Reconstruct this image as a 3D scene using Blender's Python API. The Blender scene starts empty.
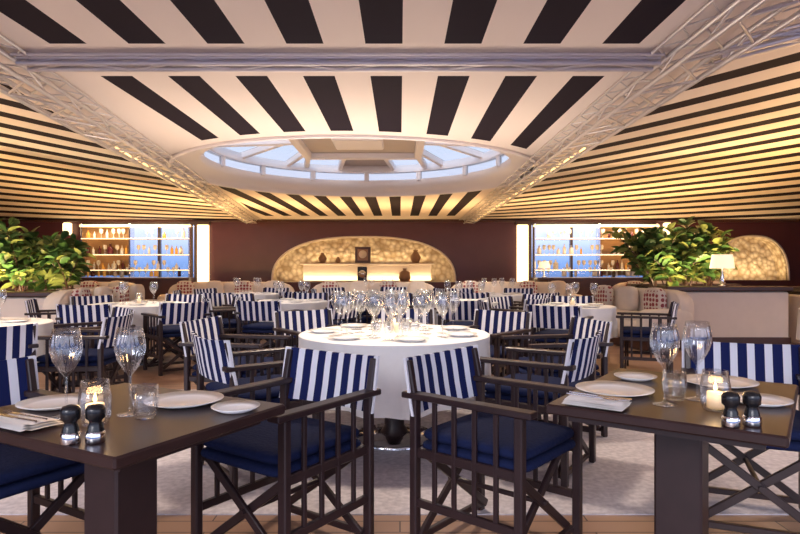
import bpy, math, random
from mathutils import Vector, Matrix
random.seed(7)
R=math.radians
scene=bpy.context.scene
COL=scene.collection

# ---------------------------------------------------------------- materials
def new_mat(name):
    m=bpy.data.materials.new(name); m.use_nodes=True
    nt=m.node_tree; b=nt.nodes['Principled BSDF']
    return m,nt,b
def N(nt,t,**k):
    n=nt.nodes.new(t)
    for a,v in k.items(): setattr(n,a,v)
    return n
def mat(name,col,rough=.5,metal=0,noise=0.0,nscale=20,bump=0,emit=None,estr=0,sheen=0,spec=None):
    m,nt,b=new_mat(name)
    b.inputs['Base Color'].default_value=(*col,1); b.inputs['Roughness'].default_value=rough
    b.inputs['Metallic'].default_value=metal
    if spec is not None: b.inputs['Specular IOR Level'].default_value=spec
    if sheen: b.inputs['Sheen Weight'].default_value=sheen
    if noise or bump:
        tc=N(nt,'ShaderNodeTexCoord'); nz=N(nt,'ShaderNodeTexNoise'); nz.inputs['Scale'].default_value=nscale
        nz.inputs['Detail'].default_value=4
        nt.links.new(tc.outputs['Object'],nz.inputs['Vector'])
        if noise:
            r=N(nt,'ShaderNodeMapRange'); r.inputs[3].default_value=1-noise; r.inputs[4].default_value=1+noise
            nt.links.new(nz.outputs['Fac'],r.inputs[0])
            mx=N(nt,'ShaderNodeVectorMath',operation='SCALE'); mx.inputs[0].default_value=col
            nt.links.new(r.outputs[0],mx.inputs['Scale']); nt.links.new(mx.outputs[0],b.inputs['Base Color'])
        if bump:
            bp=N(nt,'ShaderNodeBump'); bp.inputs['Strength'].default_value=bump; bp.inputs['Distance'].default_value=.02
            nt.links.new(nz.outputs['Fac'],bp.inputs['Height']); nt.links.new(bp.outputs[0],b.inputs['Normal'])
    if emit:
        b.inputs['Emission Color'].default_value=(*emit,1); b.inputs['Emission Strength'].default_value=estr
    return m
def mth(nt,op,a,b=None,c=None):
    n=N(nt,'ShaderNodeMath',operation=op)
    for i,v in enumerate((a,b,c)):
        if v is None: continue
        if isinstance(v,(int,float)): n.inputs[i].default_value=v
        else: nt.links.new(v,n.inputs[i])
    return n.outputs[0]

M_wood=mat('dark_walnut',(.028,.014,.015),.38,noise=.3,nscale=14)
M_tablewood=mat('table_mahogany',(.036,.018,.017),.28,noise=.35,nscale=8,spec=.35)
M_navy=mat('navy_fabric',(.008,.014,.055),.9,noise=.25,nscale=60,bump=.2,spec=.2)
M_cloth=mat('white_linen',(.9,.88,.86),.8,noise=.03,nscale=30)
M_china=mat('white_china',(.92,.91,.90),.18)
M_steel=mat('polished_steel',(.75,.75,.78),.12,1)
M_black=mat('black_plastic',(.012,.012,.014),.25)
M_wax=mat('wax',(.9,.8,.62),.5,emit=(1,.55,.18),estr=.35)
M_flame=mat('flame',(1,.7,.3),.5,emit=(1,.62,.2),estr=10)
M_truss=mat('truss_metal',(.62,.60,.62),.3,.45)
M_wall=mat('maroon_panel',(.085,.024,.026),.32,noise=.2,nscale=2)
M_cream=mat('cream_plaster',(.70,.62,.56),.6,noise=.06,nscale=6)
M_cap=mat('brown_cap',(.07,.03,.022),.3,noise=.2,nscale=6)
M_sofa=mat('beige_upholstery',(.72,.64,.57),.85,noise=.07,nscale=12)
M_lit=mat('lit_panel',(1,.8,.5),.5,emit=(1,.76,.42),estr=2.4)
M_strip=mat('warm_led',(1,.8,.5),.5,emit=(1,.72,.4),estr=1.7)
M_rope=mat('led_rope',(1,.8,.5),.5,emit=(1,.62,.25),estr=2.2)
M_shade=mat('lamp_shade',(.9,.82,.7),.6,emit=(1,.8,.55),estr=.8)
M_leaf=mat('leaf_green',(.06,.13,.035),.35,noise=.5,nscale=3)
M_leaf2=mat('leaf_yellowgreen',(.2,.23,.06),.4,noise=.4,nscale=3)
M_soil=mat('soil',(.03,.02,.015),.9,noise=.4,nscale=30,bump=.5)
M_white=mat('white_trim',(.80,.76,.78),.45)
M_beige=mat('beige_panel',(.50,.44,.42),.6)
M_terracotta=mat('ceramic_vase',(.3,.17,.1),.4)
M_frame=mat('window_frame',(.09,.06,.05),.35)
M_oak=mat('shelf_oak',(.45,.27,.13),.45,noise=.2,nscale=5)

def thin_glass():
    m,nt,b=new_mat('clear_glass')
    tr=N(nt,'ShaderNodeBsdfTransparent'); tr.inputs[0].default_value=(.955,.965,.98,1)
    gl=N(nt,'ShaderNodeBsdfGlossy'); gl.inputs['Roughness'].default_value=.03; gl.inputs[0].default_value=(1,1,1,1)
    lw=N(nt,'ShaderNodeLayerWeight'); lw.inputs[0].default_value=.5
    f=mth(nt,'ADD',mth(nt,'MULTIPLY',mth(nt,'POWER',lw.outputs['Facing'],2.0),.8),.075)
    mx=N(nt,'ShaderNodeMixShader'); nt.links.new(f,mx.inputs[0])
    nt.links.new(tr.outputs[0],mx.inputs[1]); nt.links.new(gl.outputs[0],mx.inputs[2])
    nt.links.new(mx.outputs[0],nt.nodes['Material Output'].inputs[0]); return m
M_glass=thin_glass()
def pane_mat(name,tint,g=.12):
    m,nt,b=new_mat(name)
    tr=N(nt,'ShaderNodeBsdfTransparent'); tr.inputs[0].default_value=(*tint,1)
    gl=N(nt,'ShaderNodeBsdfGlossy'); gl.inputs['Roughness'].default_value=.05
    mx=N(nt,'ShaderNodeMixShader'); mx.inputs[0].default_value=g
    nt.links.new(tr.outputs[0],mx.inputs[1]); nt.links.new(gl.outputs[0],mx.inputs[2])
    nt.links.new(mx.outputs[0],nt.nodes['Material Output'].inputs[0]); return m
M_pane=pane_mat('window_glass',(.8,.87,.93))
M_sky=pane_mat('skylight_glass',(.46,.48,.48),.08)

def stripe_canvas():
    m,nt,b=new_mat('striped_canvas')
    tc=N(nt,'ShaderNodeTexCoord'); sp=N(nt,'ShaderNodeSeparateXYZ'); nt.links.new(tc.outputs['Object'],sp.inputs[0])
    t=mth(nt,'FRACT',mth(nt,'ADD',mth(nt,'MULTIPLY',sp.outputs[0],1/.079),20.27))
    k=mth(nt,'LESS_THAN',t,.56)
    mx=N(nt,'ShaderNodeMix',data_type='RGBA'); nt.links.new(k,mx.inputs[0])
    mx.inputs[6].default_value=(.8,.8,.86,1); mx.inputs[7].default_value=(.010,.016,.085,1)
    nt.links.new(mx.outputs[2],b.inputs['Base Color']); b.inputs['Roughness'].default_value=.9; b.inputs['Specular IOR Level'].default_value=.2
    return m
M_canvas=stripe_canvas()

ZC=2.72; OC=(-.67,9.66); OR=2.85; CT=4.28
CREAM=(.80,.73,.68,1); DARK=(.018,.013,.022,1)
def XL(y): return -2.9-(y-4.35)*.121
def XR(y): return 2.02+(y-3.37)*.0087
def finish_ceiling(nt,b,s):
    mx=N(nt,'ShaderNodeMix',data_type='RGBA'); nt.links.new(s,mx.inputs[0])
    mx.inputs[6].default_value=CREAM; mx.inputs[7].default_value=DARK
    nt.links.new(mx.outputs[2],b.inputs['Base Color']); b.inputs['Roughness'].default_value=.85; b.inputs['Specular IOR Level'].default_value=.12
def ceil_center():
    m,nt,b=new_mat('ceiling_fabric_center')
    g=N(nt,'ShaderNodeNewGeometry'); sp=N(nt,'ShaderNodeSeparateXYZ'); nt.links.new(g.outputs['Position'],sp.inputs[0])
    x,y=sp.outputs[0],sp.outputs[1]
    t=mth(nt,'FRACT',mth(nt,'ADD',mth(nt,'DIVIDE',mth(nt,'ADD',x,.10),.53),20.25))
    s=mth(nt,'LESS_THAN',t,.47)
    s=mth(nt,'MULTIPLY',s,mth(nt,'GREATER_THAN',mth(nt,'ABSOLUTE',mth(nt,'SUBTRACT',y,CT+.09)),.34))
    dx=mth(nt,'SUBTRACT',x,OC[0]); dy=mth(nt,'SUBTRACT',y,OC[1])
    r=mth(nt,'SQRT',mth(nt,'ADD',mth(nt,'MULTIPLY',dx,dx),mth(nt,'MULTIPLY',dy,dy)))
    s=mth(nt,'MULTIPLY',s,mth(nt,'GREATER_THAN',r,OR+.2))
    far=mth(nt,'GREATER_THAN',y,9)
    s=mth(nt,'MULTIPLY',s,mth(nt,'MAXIMUM',far,mth(nt,'GREATER_THAN',x,-2.5)))
    lx=mth(nt,'SUBTRACT',x,mth(nt,'SUBTRACT',-2.9,mth(nt,'MULTIPLY',mth(nt,'SUBTRACT',y,4.35),.121)))
    s=mth(nt,'MULTIPLY',s,mth(nt,'GREATER_THAN',lx,.35))
    s=mth(nt,'MULTIPLY',s,mth(nt,'LESS_THAN',x,1.75))
    s=mth(nt,'MULTIPLY',s,mth(nt,'LESS_THAN',y,17.6))
    finish_ceiling(nt,b,s); return m
def ceil_side(name,left):
    m,nt,b=new_mat(name)
    g=N(nt,'ShaderNodeNewGeometry'); sp=N(nt,'ShaderNodeSeparateXYZ'); nt.links.new(g.outputs['Position'],sp.inputs[0])
    x,y=sp.outputs[0],sp.outputs[1]
    if left:
        lx=mth(nt,'SUBTRACT',mth(nt,'SUBTRACT',-2.9,mth(nt,'MULTIPLY',mth(nt,'SUBTRACT',y,4.35),.121)),x)
    else: lx=mth(nt,'SUBTRACT',x,2.1)
    t=mth(nt,'FRACT',mth(nt,'ADD',mth(nt,'DIVIDE',mth(nt,'ADD',y,mth(nt,'MULTIPLY',lx,.16)),.9),20.1))
    s=mth(nt,'LESS_THAN',t,.43)
    s=mth(nt,'MULTIPLY',s,mth(nt,'GREATER_THAN',lx,.45))
    s=mth(nt,'MULTIPLY',s,mth(nt,'GREATER_THAN',mth(nt,'ABSOLUTE',mth(nt,'SUBTRACT',y,CT)),.3))
    finish_ceiling(nt,b,s); return m
def floor_mat():
    m,nt,b=new_mat('wood_planks')
    g=N(nt,'ShaderNodeNewGeometry'); br=N(nt,'ShaderNodeTexBrick')
    br.inputs['Scale'].default_value=1; br.inputs['Brick Width'].default_value=1.8; br.inputs['Row Height'].default_value=.12
    br.inputs['Mortar Size'].default_value=.004
    br.inputs['Color1'].default_value=(.27,.15,.10,1); br.inputs['Color2'].default_value=(.36,.22,.15,1); br.inputs['Mortar'].default_value=(.06,.035,.03,1)
    nt.links.new(g.outputs['Position'],br.inputs['Vector'])
    nt.links.new(br.outputs[0],b.inputs['Base Color']); b.inputs['Roughness'].default_value=.4
    return m
def rug_mat():
    m,nt,b=new_mat('lavender_rug')
    g=N(nt,'ShaderNodeNewGeometry'); nz=N(nt,'ShaderNodeTexNoise'); nz.inputs['Scale'].default_value=30; nz.inputs['Detail'].default_value=6
    nt.links.new(g.outputs['Position'],nz.inputs['Vector'])
    cr=N(nt,'ShaderNodeValToRGB'); cr.color_ramp.elements[0].position=.35; cr.color_ramp.elements[1].position=.7
    cr.color_ramp.elements[0].color=(.44,.40,.44,1); cr.color_ramp.elements[1].color=(.62,.57,.60,1)
    nt.links.new(nz.outputs[0],cr.inputs[0]); nt.links.new(cr.outputs[0],b.inputs['Base Color']); b.inputs['Roughness'].default_value=.95
    return m
def stone_mat():
    m,nt,b=new_mat('shell_stone')
    g=N(nt,'ShaderNodeNewGeometry'); v=N(nt,'ShaderNodeTexVoronoi'); v.inputs['Scale'].default_value=6.5
    nt.links.new(g.outputs['Position'],v.inputs['Vector'])
    cr=N(nt,'ShaderNodeValToRGB'); cr.color_ramp.elements[0].color=(.85,.77,.63,1); cr.color_ramp.elements[1].color=(.46,.36,.24,1)
    cr.color_ramp.elements[0].position=.25; cr.color_ramp.elements[1].position=.8
    nt.links.new(v.outputs['Distance'],cr.inputs[0]); nt.links.new(cr.outputs[0],b.inputs['Base Color'])
    bp=N(nt,'ShaderNodeBump'); bp.inputs['Strength'].default_value=1; bp.inputs['Distance'].default_value=.07; bp.invert=True
    nt.links.new(v.outputs['Distance'],bp.inputs['Height']); nt.links.new(bp.outputs[0],b.inputs['Normal']); b.inputs['Roughness'].default_value=.8
    return m
M_stone=stone_mat()
def cushion_mat():
    m,nt,b=new_mat('patterned_cushion')
    tc=N(nt,'ShaderNodeTexCoord'); v=N(nt,'ShaderNodeTexVoronoi'); v.inputs['Scale'].default_value=14; v.inputs['Randomness'].default_value=.2
    nt.links.new(tc.outputs['Object'],v.inputs['Vector'])
    k=mth(nt,'LESS_THAN',v.outputs['Distance'],.42)
    mx=N(nt,'ShaderNodeMix',data_type='RGBA'); nt.links.new(k,mx.inputs[0])
    mx.inputs[6].default_value=(.65,.58,.52,1); mx.inputs[7].default_value=(.28,.06,.07,1)
    nt.links.new(mx.outputs[2],b.inputs['Base Color']); b.inputs['Roughness'].default_value=.9
    return m
M_cush=cushion_mat()

# ---------------------------------------------------------------- mesh builder
class MB:
    def __init__(s): s.v=[]; s.f=[]; s.m=[]; s.sm=[]
    def add(s,vs,fs,mi=0,smooth=False,M=None):
        o=len(s.v)
        for p in vs:
            p=Vector(p)
            if M is not None: p=M@p
            s.v.append(tuple(p))
        for f in fs: s.f.append([i+o for i in f]); s.m.append(mi); s.sm.append(smooth)
    def box(s,c,d,mi=0,M=None,ch=0):
        x,y,z=c; a,b,h=d[0]/2,d[1]/2,d[2]/2
        if ch<=0:
            vs=[(x+i*a,y+j*b,z+k*h) for k in(-1,1) for j in(-1,1) for i in(-1,1)]
            fs=[(0,2,3,1),(4,5,7,6),(0,1,5,4),(2,6,7,3),(0,4,6,2),(1,3,7,5)]
            s.add(vs,fs,mi,False,M)
        else:
            def ring(aa,bb,cc,z):
                return [(x+aa-cc,y-bb,z),(x+aa,y-bb+cc,z),(x+aa,y+bb-cc,z),(x+aa-cc,y+bb,z),(x-aa+cc,y+bb,z),(x-aa,y+bb-cc,z),(x-aa,y-bb+cc,z),(x-aa+cc,y-bb,z)]
            vs=ring(a-ch,b-ch,ch*.5,z-h)+ring(a,b,ch,z-h+ch)+ring(a,b,ch,z+h-ch)+ring(a-ch,b-ch,ch*.5,z+h)
            fs=[tuple(range(7,-1,-1)),tuple(range(24,32))]
            for r in range(3):
                for i in range(8): fs.append((r*8+i,r*8+(i+1)%8,(r+1)*8+(i+1)%8,(r+1)*8+i))
            s.add(vs,fs,mi,False,M)
    def beam(s,p,q,w,h,mi=0,up=(0,0,1)):
        p=Vector(p);q=Vector(q);d=(q-p);L=d.length;d.normalize();u=Vector(up)
        if abs(d.dot(u))>.99:u=Vector((0,1,0))
        x=d.cross(u).normalized(); u=x.cross(d).normalized()
        M=Matrix((( x.x,d.x,u.x,(p.x+q.x)/2),(x.y,d.y,u.y,(p.y+q.y)/2),(x.z,d.z,u.z,(p.z+q.z)/2),(0,0,0,1)))
        s.box((0,0,0),(w,L,h),mi,M,ch=min(w,h)*.15)
    def tube(s,p,q,r,mi=0,n=8,r2=None):
        p=Vector(p);q=Vector(q);d=(q-p).normalized();u=Vector((0,0,1)) if abs(d.z)<.95 else Vector((1,0,0))
        x=d.cross(u).normalized();y=d.cross(x); r2=r if r2 is None else r2
        vs=[p+(x*math.cos(t)+y*math.sin(t))*r for t in [2*math.pi*i/n for i in range(n)]]+[q+(x*math.cos(t)+y*math.sin(t))*r2 for t in [2*math.pi*i/n for i in range(n)]]
        fs=[(i,(i+1)%n,n+(i+1)%n,n+i) for i in range(n)]
        s.add(vs,fs,mi,True); s.add(vs,[tuple(range(n-1,-1,-1)),tuple(range(n,2*n))],mi,False)
    def lathe(s,prof,c=(0,0,0),mi=0,n=24,ribs=None,M=None):
        vs=[];fs=[]
        for (r,z) in prof:
            for i in range(n):
                t=2*math.pi*i/n; rr=r
                if ribs and ribs[0]<z<ribs[1]: rr=r*(1+ribs[2]*math.cos(ribs[3]*t+ribs[4]*z))
                vs.append((c[0]+rr*math.cos(t),c[1]+rr*math.sin(t),c[2]+z))
        for j in range(len(prof)-1):
            for i in range(n): fs.append((j*n+i,j*n+(i+1)%n,(j+1)*n+(i+1)%n,(j+1)*n+i))
        s.add(vs,fs,mi,True,M)
    def sup(s,c,d,mi=0,e=.35,e2=.35,nu=20,nv=10,M=None):
        def pw(a,k): return math.copysign(abs(a)**k,a)
        vs=[];fs=[]
        for j in range(nv+1):
            ph=-math.pi/2+math.pi*j/nv
            for i in range(nu):
                th=2*math.pi*i/nu
                vs.append((c[0]+d[0]/2*pw(math.cos(ph),e2)*pw(math.cos(th),e),c[1]+d[1]/2*pw(math.cos(ph),e2)*pw(math.sin(th),e),c[2]+d[2]/2*pw(math.sin(ph),.8)))
        for j in range(nv):
            for i in range(nu): fs.append((j*nu+i,j*nu+(i+1)%nu,(j+1)*nu+(i+1)%nu,(j+1)*nu+i))
        s.add(vs,fs,mi,True,M)
    def mesh(s,name,mats):
        me=bpy.data.meshes.new(name); me.from_pydata(s.v,[],s.f)
        for m in mats: me.materials.append(m)
        me.polygons.foreach_set('material_index',s.m); me.polygons.foreach_set('use_smooth',s.sm)
        me.update(); return me
    def obj(s,name,mats,loc=(0,0,0),rz=0):
        return put(name,s.mesh(name,mats),loc,rz)
def put(name,me,loc=(0,0,0),rz=0,sc=1):
    o=bpy.data.objects.new(name,me); COL.objects.link(o); o.location=loc; o.rotation_euler=(0,0,rz); o.scale=(sc,sc,sc); return o

# ---------------------------------------------------------------- floor, rug
RUGZ=.006
b=MB(); b.box((0,9,-.05),(26.4,23,.1)); b.obj('floor',[floor_mat()])
b=MB(); b.box((.1,4.45,RUGZ/2),(7.4,3.0,RUGZ)); b.obj('area_rug',[rug_mat()])

# ---------------------------------------------------------------- ceiling
def curve_panel(name,outer,holes,mat_,extr,rotx=0,loc=(0,0,0)):
    cu=bpy.data.curves.new(name,'CURVE'); cu.dimensions='2D'; cu.fill_mode='BOTH'; cu.extrude=extr
    for pts in [outer]+holes:
        sp=cu.splines.new('POLY'); sp.points.add(len(pts)-1)
        for i,p in enumerate(pts): sp.points[i].co=(p[0],p[1],0,1)
        sp.use_cyclic_u=True
    o=bpy.data.objects.new(name+'_tmp',cu); COL.objects.link(o)
    dg=bpy.context.evaluated_depsgraph_get(); me=bpy.data.meshes.new_from_object(o.evaluated_get(dg))
    bpy.data.objects.remove(o); me.name=name
    me.transform(Matrix.Translation(loc)@Matrix.Rotation(rotx,4,'X'))
    me.materials.clear(); me.materials.append(mat_)
    return put(name,me)
Y0,Y1=-1.5,19.0
circ=[(OC[0]+OR*math.cos(2*math.pi*i/96),OC[1]+OR*math.sin(2*math.pi*i/96)) for i in range(96)]
curve_panel('ceiling',[(XL(Y0),Y0),(XR(Y0),Y0),(XR(Y1),Y1),(XL(Y1),Y1)],[circ],ceil_center(),.012,0,(0,0,ZC+.012))
def slope(y): return .26*max(0,min(1.3,(19-y)/15))
for side,nm in((-1,'ceiling_left'),(1,'ceiling_right')):
    b=MB(); ny,nx=42,24; vs=[]
    for j in range(ny+1):
        y=Y0+(Y1-Y0)*j/ny; x0=XL(y) if side<0 else XR(y)
        for i in range(nx+1):
            x=x0+(13.1*side-x0)*i/nx
            vs.append((x,y,ZC+slope(y)*abs(x-x0)))
    fs=[(j*(nx+1)+i,j*(nx+1)+i+1,(j+1)*(nx+1)+i+1,(j+1)*(nx+1)+i) for j in range(ny) for i in range(nx)]
    b.add(vs,fs,0,True); b.obj(nm,[ceil_side(nm,side<0)])
# trusses
def truss(name,p,q,w=.30,h=.10,drop=.03,lace=.14,rope=0):
    b=MB(); p=Vector(p);q=Vector(q);d=q-p;L=d.length;d.normalize()
    s=d.cross(Vector((0,0,1))).normalized(); up=s.cross(d).normalized()
    base=[s*(w/2)-up*drop,s*(-w/2)-up*drop,s*(-w/2)-up*(drop+h),s*(w/2)-up*(drop+h)]
    for o in base: b.tube(p+o,q+o,.019)
    n=int(L/.36)
    for i in range(n):
        a=p+d*(L*i/n); c=p+d*(L*(i+1)/n)
        for k in range(4):
            o1=base[k];o2=base[(k+1)%4]
            if i%2: o1,o2=o2,o1
            b.tube(a+o1,c+o2,.010,n=6)
    if rope:
        e=s*(rope*(w/2+.05))-up*.05
        b.tube(p+e+d*(L*.42),q+e,.012,1,6)
    for sg in(-1,1):
        e=s*(sg*(w/2+lace))-up*.025
        b.tube(p+e,q+e,.012,n=6)
        m=int(L/.18)
        for i in range(m):
            a=p+d*(L*i/m); c=p+d*(L*(i+1)/m)
            o1=e;o2=s*(sg*w/2)-up*drop
            if i%2:o1,o2=o2,o1
            b.tube(a+o1,c+o2,.006,n=5)
    return b.obj(name,[M_truss,M_rope])
truss('ceiling_truss',(XL(-1),-1,ZC),(XL(18.8),18.8,ZC),rope=-1)
truss('ceiling_truss',(XR(-1),-1,ZC),(XR(18.8),18.8,ZC),rope=1)
truss('ceiling_truss',(XL(CT)+.2,CT,ZC-.005),(XR(CT)-.2,CT,ZC-.005),w=.13,h=.04,drop=.022,lace=.07)
truss('ceiling_truss',(XR(CT)+.2,CT,ZC+slope(CT)*.2),(12.5,CT,ZC+slope(CT)*10.4),w=.16,h=.05,lace=.1)
truss('ceiling_truss',(XL(CT)-.2,CT,ZC+slope(CT)*.2),(-12.5,CT,ZC+slope(CT)*9.6),w=.16,h=.05,lace=.1)

# oculus skylight
b=MB(); n=96; C3=(OC[0],OC[1],ZC)
b.lathe([(OR+.02,-.0),(OR+.03,-.03),(OR,-.04),(OR-.03,-.03),(OR-.05,.0),(OR-.08,.06),(OR-.42,.10),(OR-.44,.24)],C3,0,n)
rw=OR-.44
for i in range(14):
    t=2*math.pi*(i+.5)/14; x,y=OC[0]+rw*math.cos(t),OC[1]+rw*math.sin(t)
    b.beam((x,y,ZC+.2),(x,y,ZC+.44),.09,.08,0,(math.cos(t),math.sin(t),0))
b.lathe([(rw-.06,.38),(rw+.08,.38),(rw+.08,.52),(rw-.06,.52),(rw-.06,.38)],C3,0,n)
b.lathe([(rw,.24),(rw,.42)],C3,1,n)
K=14
for i in range(K):
    a0=2*math.pi*i/K;a1=2*math.pi*(i+1)/K; m_=6
    solid=i in(3,10)
    vs=[];fs=[]
    for j in range(m_+1):
        a=a0+(a1-a0)*j/m_
        vs+=[(OC[0]+rw*math.cos(a),OC[1]+rw*math.sin(a),ZC+.52),(OC[0]+.6*math.cos(a),OC[1]+.6*math.sin(a),ZC+.86)]
    for j in range(m_): fs.append((2*j,2*j+2,2*j+3,2*j+1))
    b.add(vs,fs,2 if solid else 1,False)
    b.beam((OC[0]+rw*math.cos(a0),OC[1]+rw*math.sin(a0),ZC+.48),(OC[0]+.6*math.cos(a0),OC[1]+.6*math.sin(a0),ZC+.82),.09,.12,0)
fx,fy=1.0,1.25; zf=ZC+.52
for sx in(-1,1):
    b.beam((OC[0]+sx*fx,OC[1]-fy,zf),(OC[0]+sx*fx,OC[1]+fy,zf),.14,.12,0)
    b.beam((OC[0]+sx*fx,OC[1]-fy,zf),(OC[0]+sx*fx*1.15,OC[1]-2.05,zf-.04),.1,.1,0)
    b.beam((OC[0]+sx*fx,OC[1]+fy,zf),(OC[0]+sx*fx*1.15,OC[1]+2.05,zf-.04),.1,.1,0)
    b.beam((OC[0]+sx*fx,OC[1],zf),(OC[0]+sx*2.38,OC[1],zf-.04),.1,.1,0)
for sy in(-1,1): b.beam((OC[0]-fx,OC[1]+sy*fy,zf),(OC[0]+fx,OC[1]+sy*fy,zf),.14,.12,0)
b.box((OC[0],OC[1],zf+.06),(2*fx-.14,2*fy-.14,.05),2,ch=.01)
b.box((OC[0],OC[1],zf-.01),(.8,.8,.1),0,ch=.02)
b.obj('skylight_oculus',[M_white,M_sky,M_beige])

# ---------------------------------------------------------------- walls
def arch(x0,x1,z0,z1,n=40,k=.72):
    cx=(x0+x1)/2;w=(x1-x0)/2;P=[]
    for i in range(n+1):
        t=math.pi*i/n
        P.append((cx+w*math.copysign(abs(math.cos(t))**k,math.cos(t)),z0+(z1-z0)*abs(math.sin(t))**k))
    return P
A1=arch(-4.05,1.75,.74,2.17,k=.8); A2=arch(10.0,12.3,.8,2.2,k=.8)
W1=[(-10,.74),(-6.45,.74),(-6.45,2.62),(-10,2.62)]; W2=[(4.1,.74),(8.1,.74),(8.1,2.62),(4.1,2.62)]
curve_panel('wall_back',[(-13.1,0),(13.1,0),(13.1,ZC+.05),(-13.1,ZC+.05)],[A1,A2,W1,W2],M_wall,.06,R(90),(0,19.06,0))
for nm,A,dp in(('arched_niche',A1,.7),('arched_niche',A2,.6)):
    b=MB(); n=len(A)
    vs=[(x,19.0,z) for x,z in A]+[(x,19+dp,z) for x,z in A]
    b.add(vs,[(i,(i+1)%n,n+(i+1)%n,n+i) for i in range(n)],0,True)
    b.add([(x,19+dp,z) for x,z in A],[tuple(range(n))],0)
    for i in range(n-1): b.tube((A[i][0],18.98,A[i][1]),(A[i+1][0],18.98,A[i+1][1]),.035,1,6)
    b.obj(nm,[M_stone,M_cream])
b=MB(); b.box((-1.05,19.45,.75+.27),(4.1,.44,.54),0,ch=.02); b.box((-1.05,19.41,1.315),(4.3,.5,.05),0,ch=.015); b.obj('niche_ledge',[M_cream])
b=MB(); b.box((-1.2,19.4,1.61),(.5,.12,.52),0,ch=.01); b.box((-1.2,19.33,1.61),(.34,.02,.36),1)
b.lathe([(.13,0),(.12,.015),(0,.02)],(0,0,0),2,24,M=Matrix.Translation((-1.2,19.32,1.63))@Matrix.Rotation(R(90),4,'X')); b.obj('framed_clock',[M_cap,M_terracotta,M_cream])
b=MB(); b.box((-1.2,19.1,.99),(.3,.16,.48),0,ch=.02); b.lathe([(.12,0),(.1,.02),(0,.03)],(0,0,0),1,20,M=Matrix.Translation((-1.2,19.01,1.0))@Matrix.Rotation(R(90),4,'X')); b.obj('loudspeaker',[M_black,M_steel])
vp=[(.0,0),(.1,0),(.16,.12),(.17,.2),(.1,.32),(.06,.38),(.08,.42)]
for x,s in((-2.5,.8),(.5,1.0),(-2.0,.5)):
    b=MB(); b.lathe([(r*s,z*s) for r,z in vp],mi=0,n=20); b.obj('ceramic_vase',[M_terracotta],(x,19.35,1.342))
b=MB(); b.lathe([(0,0),(.12,0),(.2,.1),(.16,.3),(.05,.36),(.07,.42)],mi=0,n=20); b.obj('ceramic_vase',[M_terracotta],(.15,19.02,.755))
for nm,x in(('wall_left',-13.15),('wall_right',13.15)):
    b=MB(); b.box((x,9,3.1),(.1,20.2,6.2)); b.obj(nm,[M_wall])
b=MB(); b.box((0,18.95,2.68),(26,.1,.08),0,ch=.02); b.obj('trim_1',[M_cap])
b=MB(); b.box((0,18.97,.08),(26,.05,.16),0,ch=.01); b.obj('baseboard_back',[M_cap])

# windows with bottle shelves
M_bt=[mat('bottle_green',(.05,.12,.06),.15),mat('bottle_amber',(.6,.28,.05),.15,emit=(1,.5,.1),estr=.2),mat('bottle_clear',(.75,.74,.74),.1),mat('bottle_wine',(.1,.02,.03),.15)]
bp=[(0,0),(.042,0),(.045,.02),(.045,.2),(.015,.25),(.015,.32),(0,.32)]
gp=[(.04,0),(.005,.01),(.005,.1),(.04,.14),(.045,.2),(.035,.24)]
for wi,(x0,x1,flip) in enumerate(((-10,-6.45,0),(4.1,8.1,1))):
    b=MB(); z0,z1=.74,2.62
    for z in(z0+.03,z1-.03): b.box(((x0+x1)/2,19.05,z),(x1-x0,.16,.07))
    nm=3
    for i in range(nm+1):
        x=x0+(x1-x0)*i/nm; x=min(max(x,x0+.03),x1-.03); b.box((x,19.05,(z0+z1)/2),(.07,.14,z1-z0))
    b.add([(x0,19.1,z0),(x1,19.1,z0),(x1,19.1,z1),(x0,19.1,z1)],[(0,1,2,3)],1)
    b.obj('window_%d'%(wi+1),[M_frame,M_pane])
    b=MB(); zs=(1.12,1.6,2.1)
    for z in zs:
        b.box(((x0+x1)/2,18.78,z),(x1-x0-.2,.3,.045),0,ch=.005)
        b.box(((x0+x1)/2,18.62,z+.0),(x1-x0-.2,.02,.022),6)
    b.box(((x0+x1)/2,18.64,2.5),(x1-x0-.1,.05,.07),6)
    xa,xb=(x0+.1,x0+1.6) if wi==0 else (x1-1.9,x1-.1)
    b.box(((xa+xb)/2,18.95,1.75),(xb-xa,.04,1.6),7)
    for x in(x0+.1,xb if wi==0 else xa,x1-.1): b.beam((x,18.78,0),(x,18.78,2.58),.05,.3,0)
    b.box(((x0+x1)/2,18.7,.45),(x1-x0-.1,.5,.9),1,ch=.02)
    for z in zs+(.9,):
        x=x0+.25
        while x<x1-.25:
            inb=xa<x<xb
            if random.random()<(.95 if inb else .75):
                if random.random()<(.3 if inb else .65): b.lathe([(r*1.3,zz*1.2) for r,zz in gp],(x,18.76,z+.024),4,12)
                else:
                    s=random.uniform(.6,1.0); wd=random.choice((1.1,1.3,2.0)); b.lathe([(r*s*wd,zz*s) for r,zz in bp],(x,18.76,z+.022),2+(random.choice((1,2,2,3)) if inb else random.choice((1,2,2,2,3))),10)
            x+=random.uniform(.13,.22)
    b.obj('bottle_shelf',[M_steel,M_cap]+M_bt+[M_strip,M_oak])
for x in(-6.2,3.86):
    b=MB(); b.box((x,18.9,1.64),(.34,.16,1.82),0,ch=.02); b.box((x,18.9,.68),(.42,.22,.1),1); b.box((x,18.9,2.6),(.42,.22,.1),1); b.obj('illuminated_column',[M_lit,M_frame])
for x in(-10.45,8.4):
    b=MB(); b.box((x,18.85,2.42),(.22,.2,.38),0,ch=.03); b.box((x,18.9,2.42),(.06,.3,.06),1); b.obj('wall_sconce',[M_lit,M_frame])

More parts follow.
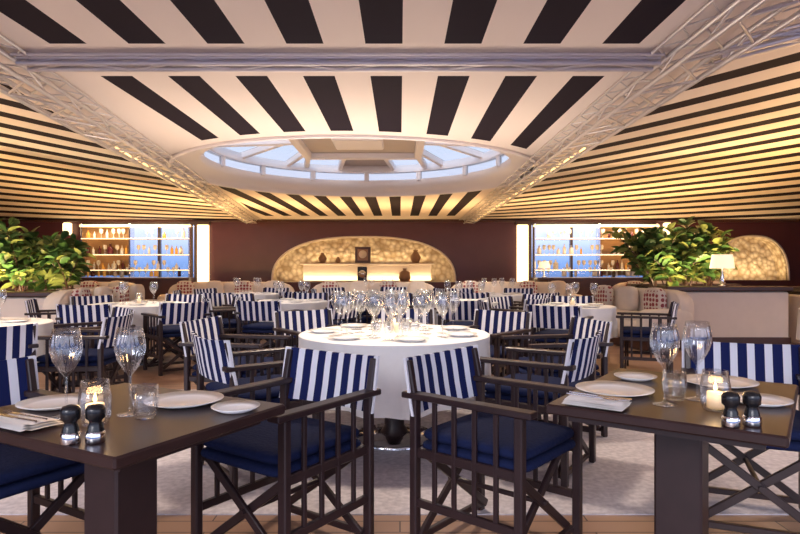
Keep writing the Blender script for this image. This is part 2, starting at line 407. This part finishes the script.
# ---------------------------------------------------------------- chairs
def chair_mesh():
    b=MB()
    for sx in(-1,1):
        X=.262*sx
        b.beam((X,-.255,0),(X,-.255,.65),.042,.036,0,(0,1,0))
        b.beam((X,.255,0),(X,.255,.65),.042,.036,0,(0,1,0))
        b.beam((X,.255,.63),(X,.295,.81),.03,.03,0,(0,1,0))
        b.beam((X,-.315,.662),(X,.31,.662),.062,.026,0)
        b.beam((X,-.24,.2),(X,.24,.2),.024,.035,0)
        b.beam((X*.97,-.25,.415),(X*.97,.25,.415),.03,.04,0)
        for y in(-.15,-.05,.05,.15): b.beam((X,y,.2),(X,y,.655),.016,.02,0,(0,1,0))
    for y in(-.215,.215):
        b.beam((-.25,y,.42),(.25,y,.05),.036,.02,0,(0,1,0))
        b.beam((.25,y+.022,.42),(-.25,y+.022,.05),.036,.02,0,(0,1,0))
    b.tube((0,-.24,.235),(0,.26,.235),.012,0)
    b.beam((-.25,-.235,.05),(.25,-.235,.05),.025,.03,0); b.beam((-.25,.235,.05),(.25,.235,.05),.025,.03,0)
    b.sup((0,-.01,.44),(.50,.53,.05),1,.2,.2,28,10)
    b.sup((0,-.01,.488),(.49,.52,.06),1,.2,.25,28,10)
    nx=16;vs=[]
    for k,(dy) in enumerate((0,.014)):
        for j,(z,yy) in enumerate(((.575,.262),(.66,.280),(.745,.294),(.822,.308))):
            for i in range(nx+1):
                x=-.29+.58*i/nx
                sag=.045*(1-(x/.29)**2); zz=z-(.012*(1-(x/.29)**2) if j==3 else 0)
                vs.append((x,yy+sag-.02+dy*(1 if k else -1),zz))
    q=nx+1;fs=[]
    for j in range(3):
        for i in range(nx):
            fs.append((j*q+i,j*q+i+1,(j+1)*q+i+1,(j+1)*q+i)); o=4*q
            fs.append((o+j*q+i+1,o+j*q+i,o+(j+1)*q+i,o+(j+1)*q+i+1))
    for i in range(nx):
        fs.append((i,4*q+i,4*q+i+1,i+1)); fs.append((3*q+i+1,7*q+i+1,7*q+i,3*q+i))
    for j in range(3):
        fs.append((j*q,(j+1)*q,4*q+(j+1)*q,4*q+j*q)); fs.append(((j+1)*q-1,4*q+(j+1)*q-1,4*q+(j+2)*q-1,(j+2)*q-1))
    b.add(vs,fs,2,False)
    return b.mesh('director_chair',[M_wood,M_navy,M_canvas])
CH=chair_mesh()
def chair(x,y,face): 
    return put('director_chair',CH,(x,y,RUGZ if 2.7<y<6.2 and abs(x-.1)<3.9 else 0),R(face+90))
chair(-.50,2.60,235)
chair(.43,2.65,-40)
chair(1.68,2.86,248)
chair(-1.53,2.3,-30)
def face_to(x,y,cx,cy): return math.degrees(math.atan2(cy-y,cx-x))
RT=(-.04,4.25)
for (x,y) in((-.86,3.62),(-1.22,4.5),(-.72,5.25),(.02,5.45),(.74,5.2),(1.16,4.5),(.84,3.66)):
    chair(x,y,face_to(x,y,*RT))

# ---------------------------------------------------------------- tableware meshes
def wine_mesh():
    b=MB(); o=[(0,0),(.038,0),(.04,.002),(.015,.005),(.005,.012),(.0038,.03),(.0038,.12),(.008,.128),(.022,.145),(.038,.175),(.046,.205),(.046,.225),(.042,.25),(.038,.275)]
    i=[(.0368,.275),(.0405,.25),(.0447,.225),(.0447,.206),(.0365,.177),(.02,.148),(.0,.136)]
    b.lathe(o+i,n=96,ribs=(.13,.262,.034,16,40)); return b.mesh('wine_glass',[M_glass])
WG=wine_mesh()
def tumbler():
    b=MB(); b.lathe([(0,0),(.03,0),(.034,.01),(.04,.05),(.038,.1),(.0365,.1),(.038,.05),(.031,.014),(0,.012)],n=64,ribs=(.012,.09,.025,14,30)); return b.mesh('water_tumbler',[M_glass])
TG=tumbler()
def plate():
    b=MB(); b.lathe([(0,.004),(.55,.004),(.6,0),(.64,.004),(1,.016*6.5),(1,.018*6.5),(.7,.05),(.62,.035),(0,.03)],n=48)
    me=b.mesh('dinner_plate',[M_china]); return me
PL=plate()
def add_plate(x,y,r,z=.752,nm='dinner_plate'):
    o=put(nm,PL,(x,y,z)); o.scale=(r,r,.15); return o
def candle():
    b=MB(); b.lathe([(0,0),(.036,0),(.044,.02),(.046,.07),(.038,.13),(.0365,.13),(.0445,.07),(.0425,.021),(.03,.006),(0,.006)],n=48,mi=0,ribs=(.01,.12,.02,12,0))
    b.lathe([(0,.007),(.026,.007),(.026,.06),(0,.062)],mi=1,n=20)
    b.lathe([(0,.062),(.006,.07),(.004,.082),(0,.095)],mi=2,n=10); return b.mesh('candle_holder',[M_glass,M_wax,M_flame])
CD=candle()
def mill():
    b=MB(); b.lathe([(0,0),(.023,0),(.025,.003),(.025,.028),(.022,.031)],mi=1,n=24)
    b.lathe([(.022,.031),(.019,.045),(.015,.055),(.017,.06),(.024,.066),(.025,.088),(.02,.098),(.008,.102),(0,.102)],mi=0,n=24)
    return b.mesh('pepper_mill',[M_black,M_steel])
PM=mill()
def napkin():
    b=MB(); nx,ny=12,8
    for L in range(3):
        vs=[]
        w,d=.2-.006*L,.13-.01*L
        for j in range(ny+1):
            for i in range(nx+1):
                u=i/nx;v=j/ny
                vs.append((w*(u-.5),d*(v-.5),.005+.006*L+.005*(.5+.5*math.sin(u*6+L))*math.sin(v*3.1)+(.006 if v>.8 else 0)))
        b.add(vs,[(j*(nx+1)+i,j*(nx+1)+i+1,(j+1)*(nx+1)+i+1,(j+1)*(nx+1)+i) for j in range(ny) for i in range(nx)],0,True)
    b.tube((-.1,-.01,.03),(.03,-.01,.028),.003,1,6); b.box((.05,-.01,.028),(.05,.018,.003),1,ch=.001)
    for k in(-1,0,1): b.tube((.075,-.01+k*.007,.028),(.105,-.01+k*.007,.032),.0015,1,5)
    b.tube((-.1,.02,.03),(0,.02,.028),.0035,1,6); b.box((.055,.02,.029),(.11,.016,.002),1,ch=.0008)
    return b.mesh('folded_napkin',[M_cloth,M_steel])
NK=napkin()
Z=.7525
def flamelight(x,y,z=.86,e=.7):
    l=bpy.data.lights.new('candle_light','POINT'); l.energy=e; l.color=(1,.6,.25); l.shadow_soft_size=.03
    o=bpy.data.objects.new('candle_light',l); COL.objects.link(o); o.location=(x,y,z)

# ---------------------------------------------------------------- front square tables
def sq_table(Nc,ang,lu,lv):
    u=Vector((math.cos(R(ang)),math.sin(R(ang)),0)); v=Vector((-u.y,u.x,0))
    c=Vector((*Nc,0))+u*lu/2+v*lv/2
    b=MB(); b.box((0,0,.735),(lu,lv,.034),0,ch=.006); b.box((0,0,.705),(lu-.12,lv-.12,.03),1)
    b.box((0,0,.36),(.16,.16,.68),1,ch=.008); b.box((0,0,.02),(.46,.46,.035),1,ch=.01)
    b.obj('dining_table',[M_tablewood,M_wood],c,R(ang))
sq_table((-.70,1.47),62,.66,.82)
sq_table((1.07,1.65),55,.9,.70)
put('wine_glass',WG,(-1.046,1.88,Z)); put('wine_glass',WG,(-.857,1.905,Z))
put('water_tumbler',TG,(-.79,1.86,Z)); put('candle_holder',CD,(-.91,1.79,Z)); flamelight(-.91,1.79)
put('pepper_mill',PM,(-.873,1.59,Z)); put('salt_mill',PM,(-.812,1.6,Z))
add_plate(-.74,2.06,.13); add_plate(-.535,1.955,.078,nm='bread_plate'); add_plate(-1.16,2.02,.115)
put('folded_napkin',NK,(-1.11,1.765,Z),R(152))
put('wine_glass',WG,(.90,2.04,Z)); put('wine_glass',WG,(1.05,2.12,Z))
put('water_tumbler',TG,(.965,2.11,Z)); put('candle_holder',CD,(1.03,1.96,Z)); flamelight(1.03,1.96)
put('pepper_mill',PM,(.97,1.76,Z)); put('salt_mill',PM,(1.035,1.765,Z))
add_plate(.80,2.24,.14); add_plate(.98,2.5,.085,nm='bread_plate'); add_plate(1.27,2.39,.14); add_plate(1.235,2.06,.10)
put('folded_napkin',NK,(.665,2.03,Z),R(-35))

# ---------------------------------------------------------------- round tables
def round_table(x,y,r,drop=.4,nm='banquet_table'):
    b=MB(); n=96; prof=[(0,.75),(r*.9,.75),(r-.01,.749),(r,.742)]
    b.lathe(prof,mi=0,n=n)
    vs=[];fs=[];K=8
    for j in range(K+1):
        t=j/K
        for i in range(n):
            a=2*math.pi*i/n; rr=r+.0+t*(.02+.035*math.cos(14*a+math.sin(3*a)))-.03*t
            vs.append((rr*math.cos(a),rr*math.sin(a),.742-drop*t-.02*t*math.cos(4*a)))
    for j in range(K):
        for i in range(n): fs.append((j*n+i,j*n+(i+1)%n,(j+1)*n+(i+1)%n,(j+1)*n+i))
    b.add(vs,fs,0,True)
    b.lathe([(0,.74),(.09,.74),(.07,.5),(.07,.1),(.1,.05)],mi=2,n=24)
    b.lathe([(.1,.05),(.27,.04),(.3,.02),(.3,0)],mi=1,n=40)
    return b.obj(nm,[M_cloth,M_steel,M_wood],(x,y,RUGZ if y<5.9 else 0))
round_table(RT[0],RT[1],.67,.42)
zr=.752+RUGZ
for k in range(7):
    a=R(26+k*51.4); x,y=RT[0]+.5*math.cos(a),RT[1]+.5*math.sin(a); add_plate(x,y,.11,zr)
    for da,rr in((.3,.34),(.62,.43),(.0,.24)):
        xx,yy=RT[0]+rr*math.cos(a+da),RT[1]+rr*math.sin(a+da); put('wine_glass',WG,(xx,yy,zr),sc=1.05)
    put('water_tumbler',TG,(RT[0]+.14*math.cos(a+.4),RT[1]+.14*math.sin(a+.4),zr),sc=.9)
put('candle_holder',CD,(RT[0],RT[1],zr),sc=1.1); flamelight(RT[0],RT[1],.95,1.5)
tabs=[(-3.55,4.95,.6),(-3.35,7.7,.6),(-1.5,8.3,.5),(.9,8.4,.5),(2.1,7.3,.5),(-2.7,10.6,.55),(-.4,11.0,.55),(1.7,10.4,.55),(5.1,6.6,.6)]
angs={0:[-50,45,0],4:[75,130,190,245,330],8:[],7:[60,120,180,240,300]}
for k,(x,y,r) in enumerate(tabs):
    round_table(x,y,r,.36)
    zt=zr if y<5.9 else .752
    for j in range(4):
        a=R(20+90*j); add_plate(x+.33*math.cos(a),y+.33*math.sin(a),.11,zt)
        put('wine_glass',WG,(x+.25*math.cos(a+.8),y+.25*math.sin(a+.8),zt))
    if k in(0,1,4): put('candle_holder',CD,(x,y,zt),sc=1.0)
    off=angs.get(k,[20+60*j+random.uniform(-6,6) for j in range(6)])
    for a in off:
        rr=r+.33; chair(x+rr*math.cos(R(a)),y+rr*math.sin(R(a)),a+180+random.uniform(-10,10))

# ---------------------------------------------------------------- banquettes
def sofa(x,y,L,rz):
    b=MB(); 
    b.box((0,0,.08),(L-.06,.74,.14),1,ch=.01)
    b.sup((0,-.05,.29),(L,.78,.32),0,.12,.2,32,10)
    nn=max(2,round(L/.8))
    for i in range(nn):
        w=(L-.44)/nn; b.sup((-L/2+.22+w*(i+.5),-.08,.45),(w-.01,.66,.14),0,.2,.3,24,10)
    b.sup((0,.32,.56),(L,.26,.64),0,.12,.25,32,12)
    for s in(-1,1): b.sup((s*(L/2-.1),0,.38),(.24,.86,.46),0,.25,.3,24,10)
    n=int(L/.6)
    for i in range(n):
        xx=-L/2+.45+i*(L-.9)/max(1,n-1)
        b.sup((xx,.1,.70),(.42,.17,.42),2 if i%2==0 else 0,.5,.5,20,10)
    b.obj('banquette_sofa',[M_sofa,M_cap,M_cush],(x,y,0),R(rz))
sofa(3.62,9.75,2.2,-75); sofa(-4.7,10.0,2.8,90)
for x in(-3.9,-.6,2.6): sofa(x,13.6,2.9,0)
sofa(-7.4,13.6,2.8,0); sofa(6.3,13.6,2.8,0)

# ---------------------------------------------------------------- planters, plants, lamp
def planter(x0,x1,y0,y1,h):
    b=MB(); cx,cy=(x0+x1)/2,(y0+y1)/2
    b.box((cx,cy,h/2-.04),(x1-x0,y1-y0,h-.08),0,ch=.02)
    b.box((cx,y0+.12,h-.03),(x1-x0+.08,.32,.07),1,ch=.01); b.box((cx,y1-.1,h-.03),(x1-x0+.08,.24,.07),1,ch=.01)
    b.box((cx,cy,h-.05),(x1-x0-.1,y1-y0-.2,.05),2); b.box((cx,y0-.01,.06),(x1-x0+.02,.03,.12),1)
    b.obj('planter_wall',[M_cream,M_cap,M_soil])
planter(4.2,6.1,9.4,11.0,.91); planter(6.25,9.6,9.0,11.0,.86); planter(-10.4,-5.25,9.0,10.8,.84)
def plant(x,y,z,h,sp,seed,lf=0):
    rnd=random.Random(seed); b=MB()
    for s in range(13):
        a=rnd.uniform(0,6.28); top=Vector((sp*math.cos(a)*rnd.uniform(.2,1),sp*math.sin(a)*rnd.uniform(.2,.8),h*rnd.uniform(.5,1)))
        p0=Vector((rnd.uniform(-.08,.08),rnd.uniform(-.08,.08),0)); mid=p0.lerp(top,.5)+Vector((0,0,.15))
        prev=p0; K=8
        for k in range(1,K+1):
            t=k/K; p=p0*(1-t)**2+mid*2*t*(1-t)+top*t*t
            b.tube(prev,p,.013*(1-.6*t),2,5); prev=p
            for q in range(3 if k>1 else 1):
                az=rnd.uniform(0,6.28); el=rnd.uniform(-.3,1.2); L=rnd.uniform(.16,.29); W=L*rnd.uniform(.45,.65)
                M=Matrix.Translation(p)@Matrix.Rotation(az,4,'Z')@Matrix.Rotation(-el,4,'Y')@Matrix.Rotation(rnd.uniform(-.8,.8),4,'X')
                vs=[(0.02,0,0)];pr=((.15,.45),(.35,.85),(.6,1),(.82,.7),)
                for u,w in pr:
                    dz=-.25*L*u*u
                    vs+= [(L*u,-W/2*w,dz+.03*w),(L*u,0,dz),(L*u,W/2*w,dz+.03*w)]
                vs.append((L,0,-.27*L))
                fs=[(0,1,2),(0,2,3)]
                for r_ in range(3):
                    o=1+3*r_; fs+=[(o,o+3,o+4,o+1),(o+1,o+4,o+5,o+2)]
                fs+=[(10,13,11),(11,13,12)]
                b.add(vs,fs,1 if rnd.random()<(.25+lf) else 0,True,M)
    b.obj('potted_ficus',[M_leaf,M_leaf2,M_cap],(x,y,z))
for i,(x,y,h,s) in enumerate(((4.35,10.3,1.0,.75),(5.0,10.4,1.1,.5),(4.6,10.2,.8,.6),(5.4,10.5,1.05,.45),(-5.5,9.9,1.0,.5),(-6.1,9.7,1.05,.6),(-6.8,9.9,1.1,.6),(-7.5,10.,1.0,.6),(-5.9,10.1,.8,.6))):
    plant(x,y,.86 if x>0 else .79,h,s,i+3,.12)
b=MB(); b.lathe([(0,0),(.08,0),(.08,.015),(.02,.03),(.045,.1),(.015,.2),(.012,.3)],mi=0,n=20); b.lathe([(.18,.28),(.15,.5)],mi=1,n=28); b.obj('table_lamp',[M_steel,M_shade],(5.1,9.5,.917))
b=MB(); b.lathe([(0,0),(.08,0),(.08,.015),(.02,.03),(.012,.3)],mi=0,n=20); b.lathe([(.18,.28),(.14,.48)],mi=1,n=28); b.obj('table_lamp',[M_steel,M_shade],(4.35,18.1,.905))
b=MB(); b.box((4.35,18.1,.87),(.5,.4,.06),0,ch=.01)
for sx in(-1,1):
    for sy in(-1,1): b.beam((4.35+sx*.2,18.1+sy*.15,0),(4.35+sx*.2,18.1+sy*.15,.85),.04,.04,0)
b.obj('side_table',[M_cap])

# ---------------------------------------------------------------- lights
def area(name,loc,sx,sy,e,col,rot=(0,0,0)):
    l=bpy.data.lights.new(name,'AREA'); l.shape='RECTANGLE'; l.size=sx; l.size_y=sy; l.energy=e; l.color=col
    o=bpy.data.objects.new(name,l); COL.objects.link(o); o.location=loc; o.rotation_euler=rot
UP=(math.pi,0,0); WARM=(1,.57,.2)
for sx in(-1,1):
    area('uplight',(7.8*sx,10,1.0),3,.6,200,WARM,UP)
    area('uplight',(6.0*sx,14.3,1.05),5,.3,150,WARM,UP)
    area('uplight',(7.2*sx,17.6,1.0),6,.3,75,WARM,UP)
    area('uplight',(6.5*sx,5.5,.9),1.5,1,120,(1,.62,.3),UP)
area('uplight',(-.6,14.4,1.05),7,.3,150,(1,.60,.24),UP)
area('uplight',(-.6,6.6,.85),3.5,.8,80,(1,.78,.62),UP)  # added fill above the aisle, brightens the central ceiling; no fixture
area('uplight',(0,-.9,.9),5,1,80,(.84,.70,1),UP)  # unseen lavender fill added behind the camera for the near ceiling
area('plant_light',(4.9,9.75,.98),1.2,.12,45,(1,.72,.38),(R(180-25),0,0))
area('plant_light',(-6.3,9.2,.9),2,.15,60,(1,.75,.4),(R(180-30),0,0))
area('niche_light',(-1.15,19.15,.8),5.0,.1,42,(1,.68,.33),(R(180-12),0,0))
area('niche_light',(-1.05,19.5,1.37),4.0,.1,14,(1,.68,.33),UP)
area('niche_light',(11.15,19.15,.85),1.8,.1,16,(1,.68,.33),(R(180-12),0,0))
area('shelf_light',(-8.2,18.45,2.55),3,.1,35,(1,.74,.45),(R(20),0,0)); area('shelf_light',(6.1,18.45,2.55),3.4,.1,35,(1,.74,.45),(R(20),0,0))
for (x,y,e) in((-2.6,8,150),(1.5,8,150),(-2,12,130),(1.2,12.5,130),(-6,7,150),(6,7,150),(0,4.3,200),(-2.9,4.5,130),(3,4.8,130)):
    l=bpy.data.lights.new('fill_spot','SPOT'); l.energy=e; l.color=(1,.82,.64); l.spot_size=R(120); l.spot_blend=.9; l.shadow_soft_size=.12  # warm fill spots added overhead, no fixtures there
    o=bpy.data.objects.new('fill_spot',l); COL.objects.link(o); o.location=(x,y,2.5)
s=bpy.data.lights.new('fill_sun','SUN'); s.energy=2.5; s.angle=R(30); s.color=(1,.95,.97)  # soft sun added behind the camera as fill for the front tables
o=bpy.data.objects.new('fill_sun',s); COL.objects.link(o); o.rotation_euler=(R(62),0,R(-22))

w=bpy.data.worlds.new('dusk_sky'); scene.world=w; w.use_nodes=True; nt=w.node_tree
bg=nt.nodes['Background']; tc=N(nt,'ShaderNodeTexCoord'); sp=N(nt,'ShaderNodeSeparateXYZ'); nt.links.new(tc.outputs['Generated'],sp.inputs[0])
cr=N(nt,'ShaderNodeValToRGB'); e=cr.color_ramp.elements
e[0].position=0; e[0].color=(.16,.17,.28,1); e[1].position=.62; e[1].color=(.58,.68,.90,1)
x=e.new(.485); x.color=(.06,.10,.24,1); x=e.new(.505); x.color=(.16,.25,.48,1); x=e.new(.54); x.color=(.68,.66,.84,1)
mr=N(nt,'ShaderNodeMapRange'); mr.inputs[1].default_value=-1; mr.inputs[2].default_value=1
nt.links.new(sp.outputs[2],mr.inputs[0]); nt.links.new(mr.outputs[0],cr.inputs[0]); nt.links.new(cr.outputs[0],bg.inputs[0]); bg.inputs[1].default_value=2.3

cam=bpy.data.cameras.new('camera'); cam.lens=27; cam.sensor_width=36; cam.clip_start=.05
co=bpy.data.objects.new('camera',cam); COL.objects.link(co); co.location=(0,0,1.22); co.rotation_euler=(R(90),0,0)
scene.camera=co
scene.view_settings.view_transform='Standard'
scene.view_settings.look='None'
scene.view_settings.exposure=.1
